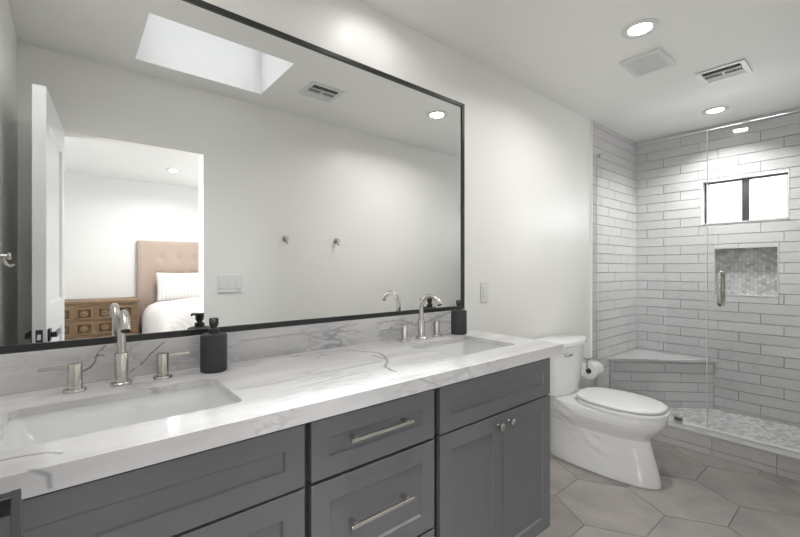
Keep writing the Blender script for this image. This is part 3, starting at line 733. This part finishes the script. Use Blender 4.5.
# exhaust fan grille
fn = thing('exhaust_fan', 'white square fan grille in the ceiling beside the light over the toilet', 'ceiling vent', (2.617, -.636, CEIL), group='ceiling vents')
def ring_frame(bm, x0, x1, y0, y1, w, z0, z1):
    for q in ((x0, x0+w, y0, y1), (x1-w, x1, y0, y1), (x0+w, x1-w, y0, y0+w), (x0+w, x1-w, y1-w, y1)): box(bm, *q, z0, z1)
x0, x1, y0, y1 = 2.492, 2.742, -.741, -.531
bm = new(); ring_frame(bm, x0, x1, y0, y1, .024, CEIL-.014, CEIL-.001); obj('frame', bm, M['vent'], fn, bevel=.002)
bm = new()
for k in range(22):
    xx = x0 + .024 + (x1-x0-.048)*(k+.5)/22; box(bm, xx-.003, xx+.003, y0+.024, y1-.024, CEIL-.011, CEIL-.004)
obj('grille', bm, M['fan'], fn)
bm = new(); box(bm, x0+.024, x1-.024, y0+.024, y1-.024, CEIL-.004, CEIL-.001); obj('backing', bm, M['fan'], fn)
def register(label, x0, x1, y0, y1, long_x):
    root = thing('air_vent', label, 'ceiling vent', ((x0+x1)/2, (y0+y1)/2, CEIL), group='ceiling vents')
    bm = new(); ring_frame(bm, x0, x1, y0, y1, .026, CEIL-.008, CEIL-.0008); obj('frame', bm, M['vent'], root, bevel=.002)
    a0, a1, b0, b1 = x0+.026, x1-.026, y0+.026, y1-.026
    bm = new(); box(bm, a0, a1, b0, b1, CEIL-.002, CEIL-.0008); obj('duct_shade_plate', bm, M['ventdark'], root)  # flat near-black plate, paints the shade inside the duct
    bm = new()
    # three banks of louvres: one long bank, two short crossed banks in the middle row, one long bank
    def lv(p0, p1, q0, q1, along_b, n, tilt):
        for k in range(n):
            if along_b:
                c = q0 + (q1-q0)*(k+.5)/n; vs = [(p0, c-.005, CEIL-.0025), (p1, c-.005, CEIL-.0025), (p1, c-.005+tilt, CEIL-.0065), (p0, c-.005+tilt, CEIL-.0065)]
            else:
                c = p0 + (p1-p0)*(k+.5)/n; vs = [(c-.005, q0, CEIL-.0025), (c-.005, q1, CEIL-.0025), (c-.005+tilt, q1, CEIL-.0065), (c-.005+tilt, q0, CEIL-.0065)]
            lo = [bm.verts.new(v) for v in vs]; nrm = (0, .0012, 0) if along_b else (.0012, 0, 0)
            hi = [bm.verts.new(Vector(v) + Vector(nrm)) for v in vs]; skin(bm, [lo, hi])
    if long_x:      # long side along x
        h = (b1-b0)/3; m_ = (a0+a1)/2
        lv(a0, a1, b1-h+.004, b1, True, 3, .009); lv(a0, a1, b0, b0+h-.004, True, 5, -.009)
        lv(a0, m_-.005, b0+h, b1-h, False, 6, .001); lv(m_+.005, a1, b0+h, b1-h, False, 7, -.009)
        box(bm, a0, a1, b1-h-.004, b1-h+.004, CEIL-.009, CEIL-.002); box(bm, a0, a1, b0+h-.004, b0+h+.004, CEIL-.009, CEIL-.002); box(bm, m_-.006, m_+.006, b0+h, b1-h, CEIL-.009, CEIL-.002)
    else:
        h = (a1-a0)/3; m_ = (b0+b1)/2
        lv(a0, a0+h-.004, b0, b1, False, 3, -.009); lv(a1-h+.004, a1, b0, b1, False, 6, .010)
        lv(a0+h, a1-h, b0, m_-.005, True, 7, .001); lv(a0+h, a1-h, m_+.005, b1, True, 7, -.003)
        box(bm, a0+h-.004, a0+h+.004, b0, b1, CEIL-.009, CEIL-.002); box(bm, a1-h-.004, a1-h+.004, b0, b1, CEIL-.009, CEIL-.002); box(bm, a0+h, a1-h, m_-.006, m_+.006, CEIL-.009, CEIL-.002)
    obj('louvers', bm, M['vent'], root)
register('slotted white air register in the ceiling between the fan grille and the shower', 2.998, 3.222, -1.012, -.773, False)
register('slotted white air register in the ceiling seen only in the mirror, beside the skylight', 1.205, 1.447, -1.07, -.85, True)

# ------------------------------------------------------------------ wall plates and hooks
def plate(name, label, root_loc, f, gangs, w, h):
    root = thing(name, label, 'light switch', root_loc)
    bm = new(); slab(bm, f, [(-w/2, w/2, -h/2, h/2)], .005); obj('cover_plate', bm, M['plastic'], root, bevel=.0015)
    for g in range(gangs):
        c = -w/2 + w*(g+.5)/gangs
        bm = new(); slab(bm, lambda a, b, t: f(a, b, .005 + t), [(c-.016, c+.016, -.033, .033)], .003); obj('rocker', bm, M['plastic'], root, bevel=.001)
plate('wall_switch', 'single white switch plate on the wall between mirror and toilet', (1.903, 0, 1.112), lambda a, b, t: (1.903+a, -.0005-t, 1.112+b), 1, .072, .118)
plate('wall_switch', 'triple white switch plate seen in the mirror beside the doorway', (.866, YF, 1.146), lambda a, b, t: (.866+a, YF+.0005+t, 1.146+b), 3, .160, .122)
def hook(label, loc, n):
    root = thing('robe_hook', label, 'hook', loc, group='round robe hooks')
    n = Vector(n); p = Vector(loc)
    bm = new(); lathe(bm, p + n*.0008, n, [(.025, 0), (.025, .004), (.022, .006), (.009, .007), (.008, .028), (.014, .030), (.016, .036), (.013, .041)], 28)
    obj('rosette', bm, M['nickel'], root, smooth='auto')
    s = n.cross(Vector((0, 0, 1)))
    bm = new(); tube(bm, [p + n*.02 + Vector((0, 0, -.004)), p + n*.026 + Vector((0, 0, -.03)), p + n*.04 + Vector((0, 0, -.038)), p + n*.05 + Vector((0, 0, -.03))], [.006, .006, .006, .007], 14)
    obj('prong', bm, M['nickel'], root, smooth='auto')
hook('round nickel robe hook seen in the mirror, nearer the doorway', (1.276, YF, 1.483), (0, 1, 0))
hook('round nickel robe hook seen in the mirror, farther from the doorway', (1.731, YF, 1.487), (0, 1, 0))
hook('nickel robe hook on the left wall, at the left edge of the mirror', (XL, -.66, 1.30), (1, 0, 0))

# ------------------------------------------------------------------ bedroom furniture
DSX0, DSX1, DSY, DSZ = -.62, .655, -4.56, .862
ds = thing('carved_dresser', 'carved brown wooden dresser in the bedroom, seen in the mirror', 'dresser', (.02, -4.8, 0))
bm = new(); box(bm, DSX0, DSX1, BY+.01, DSY-.02, .06, DSZ-.03); obj('body', bm, M['wood'], ds, bevel=.003)
bm = new(); box(bm, DSX0-.015, DSX1+.012, BY+.01, DSY+.01, DSZ-.03, DSZ); obj('top', bm, M['wood'], ds, bevel=.004)
for x in (DSX0+.03, DSX1-.09):
    for y in (BY+.05, DSY-.1): bm = new(); box(bm, x, x+.06, y, y+.06, 0, .06); obj('foot', bm, M['wood'], ds)
nr = 4; hh = (DSZ - .05 - .09) / nr
for r_i in range(nr):
    z0 = .08 + r_i*hh + .006; z1 = z0 + hh - .012
    bm = new(); box(bm, DSX0+.03, DSX1-.035, DSY-.02, DSY-.004, z0, z1)
    dw = obj('drawer', bm, M['wood'], ds, bevel=.002)
    n = 6; wq = (DSX1-.035-DSX0-.03)/n
    for k in range(n):
        bm = new(); c = DSX0+.03 + wq*(k+.5); m_ = (z0+z1)/2; hw, hz = wq*.40, (z1-z0)*.40; y = DSY-.004
        R_ = lambda g, yy: [bm.verts.new(p) for p in ((c-hw+g, yy, m_-hz+g), (c+hw-g, yy, m_-hz+g), (c+hw-g, yy, m_+hz-g), (c-hw+g, yy, m_+hz-g))]
        skin(bm, [R_(0, y), R_(.003, y+.012), R_(.013, y+.012), R_(.018, y+.002)], True, True)
        for f in bm.faces: f.material_index = 0
        bm.faces.ensure_lookup_table(); bm.faces[-1].material_index = 1
        nf = len(bm.faces); lathe(bm, (c, y+.001, m_), (0, 1, 0), [(.040, 0), (.038, .006), (.030, .010), (.022, .006), (.014, .014), (.004, .016)], 8)
        sub('carved_panel', bm, [M['wood'], M['wooddark']], dw)
bed = thing('bed', 'bed with a tufted dusty pink upholstered headboard, seen in the mirror', 'bed', (1.5, -4.0, 0))
HX0, HX1, HY = .695, 2.30, -4.95
bm = new(); nx, nz = 64, 44
def hb(i, j):
    x = HX0 + (HX1-HX0)*i/nx; z = .30 + (1.635-.30)*j/nz
    b = 0
    for q in range(8):
        for p in range(4):
            tx = HX0+.27 + .21*q; tz = 1.40 - .24*p
            d2 = ((x-tx)**2 + (z-tz)**2); b += .022*math.exp(-d2/.0009) + .007*math.exp(-d2/.006)
    ed = min(x-HX0, HX1-x, 1.635-z)
    rr = .02*(1-min(ed/.03, 1))**2
    return (x, HY - b - rr, z)
g_ = [[bm.verts.new(hb(i, j)) for j in range(nz+1)] for i in range(nx+1)]
for i in range(nx):
    for j in range(nz): bm.faces.new((g_[i][j], g_[i+1][j], g_[i+1][j+1], g_[i][j+1]))
bnd = [g_[i][0] for i in range(nx+1)] + [g_[nx][j] for j in range(1, nz+1)] + [g_[i][nz] for i in range(nx-1, -1, -1)] + [g_[0][j] for j in range(nz-1, 0, -1)]
bk = [bm.verts.new((v.co.x, BY+.012, v.co.z)) for v in bnd]
for i in range(len(bnd)): bm.faces.new((bnd[i], bnd[(i+1) % len(bnd)], bk[(i+1) % len(bnd)], bk[i]))
hd = obj('headboard', bm, M['linen'], bed, smooth='auto')
for q in range(7):
    for p in range(2):
        bm = new(); lathe(bm, (HX0+.27+.21*q, HY-.022, 1.40-.24*p), (0, 1, 0), [(.012, 0), (.012, .004), (.006, .007)], 12)
        sub('button', bm, M['linen'], hd, smooth='auto')
bm = new(); box(bm, HX0+.04, HX1-.04, -4.93, -2.95, .12, .36)
for x in (HX0+.08, HX1-.14):
    for y in (-4.85, -3.05): box(bm, x, x+.06, y, y+.06, 0, .12)
obj('base', bm, M['linen'], bed, bevel=.01)
bm = new(); box(bm, HX0+.05, HX1-.05, -4.93, -2.96, .36, .62); obj('mattress', bm, M['duvet'], bed, bevel=.05, seg=4)
bm = new(); random.seed(3)
loops = []
def dz(x, y): return .012*math.sin(7*x+3*y) + .009*math.sin(13*y-5*x) + .006*math.sin(21*x+9*y)
prof = [(0, .34), (-.035, .42), (-.04, .55), (-.03, .66), (0, .735), (.05, .785), (.13, .812), (.3, .825), (.55, .83)]
nxs = [(HX0+.05+o_, z) for o_, z in prof] + [(HX1-.05-o_, z) for o_, z in prof[::-1]]
for k in range(25):
    y = -4.86 + (4.86-2.93)*k/24
    ef = .0 if 1 < k < 23 else (-.03 if k in (1, 23) else -.09)
    loops.append([(x, y, max(z + dz(x, y) + (ef if z > .5 else 0), .3)) for x, z in nxs])
loft(bm, loops); obj('duvet', bm, M['duvet'], bed, smooth=True)
def pillow(label, cx_, cz, cy, wd, ht, th, tilt, parent_group):
    bm = new(); n = 28; m = 20; front_, back_ = [], []
    for i in range(n+1):
        ra, rb = [], []
        for j in range(m+1):
            a = -1 + 2*i/n; b = -1 + 2*j/m
            pin = 1 - .06*(1-abs(b)**2)*abs(a)**6; pin2 = 1 - .07*(1-abs(a)**2)*abs(b)**6
            t = th * max((1-abs(a)**2.6)*(1-abs(b)**2.6), 0)**.5
            x, z = a*wd/2*pin, b*ht/2*pin2
            ra.append(bm.verts.new((x, t + .004, z))); rb.append(bm.verts.new((x, -t*.8, z)))
        front_.append(ra); back_.append(rb)
    for G in (front_, back_):
        for i in range(n):
            for j in range(m): bm.faces.new((G[i][j], G[i+1][j], G[i+1][j+1], G[i][j+1]))
    bmesh.ops.remove_doubles(bm, verts=bm.verts[:], dist=.0045)
    bmesh.ops.rotate(bm, verts=bm.verts[:], cent=(0, 0, 0), matrix=Matrix.Rotation(R(tilt), 3, 'X'))
    bmesh.ops.translate(bm, verts=bm.verts[:], vec=(cx_, cy, cz))
    return tag(obj('pillow', bm, M['pillow'], smooth=True), label, 'pillow', parent_group)
pillow('striped white pillow leaning on the pink headboard, seen in the mirror', 1.21, 1.00, -4.79, .66, .42, .085, 16, 'bed pillows')
pillow('second striped pillow on the bed, mostly hidden by the doorway edge', 1.89, 1.00, -4.79, .62, .42, .085, 16, 'bed pillows')
area('bedroom_left_fill', (BX0+.12, -2.75, 1.35), 1.4, BED_W, (1, .99, .98), (0, R(-90), R(25)), 'RECTANGLE', 1.2, 70)  # added fill lamp, aimed through the doorway at toilet and curb

area('bedroom_far_fill', (-1.75, BY + .02, 1.35), 1.1, FAR_W, (.93, .97, 1.0), (R(90), 0, R(0)), 'RECTANGLE', 1.3)  # added fill lamp at an invented window, brightens the cabinet fronts
area('shower_window_daylight', (XR + .30, -.80, 1.90), .75, WIN_W, (.95, .98, 1.0), (0, R(72), 0), 'RECTANGLE', .75)
area('bedroom_right_fill', (2.78, BY + .02, 1.35), .6, FAR2_W, (.93, .97, 1.0), (R(90), 0, R(0)), 'RECTANGLE', 1.3)  # added fill lamp at an invented window, brightens the door leaf
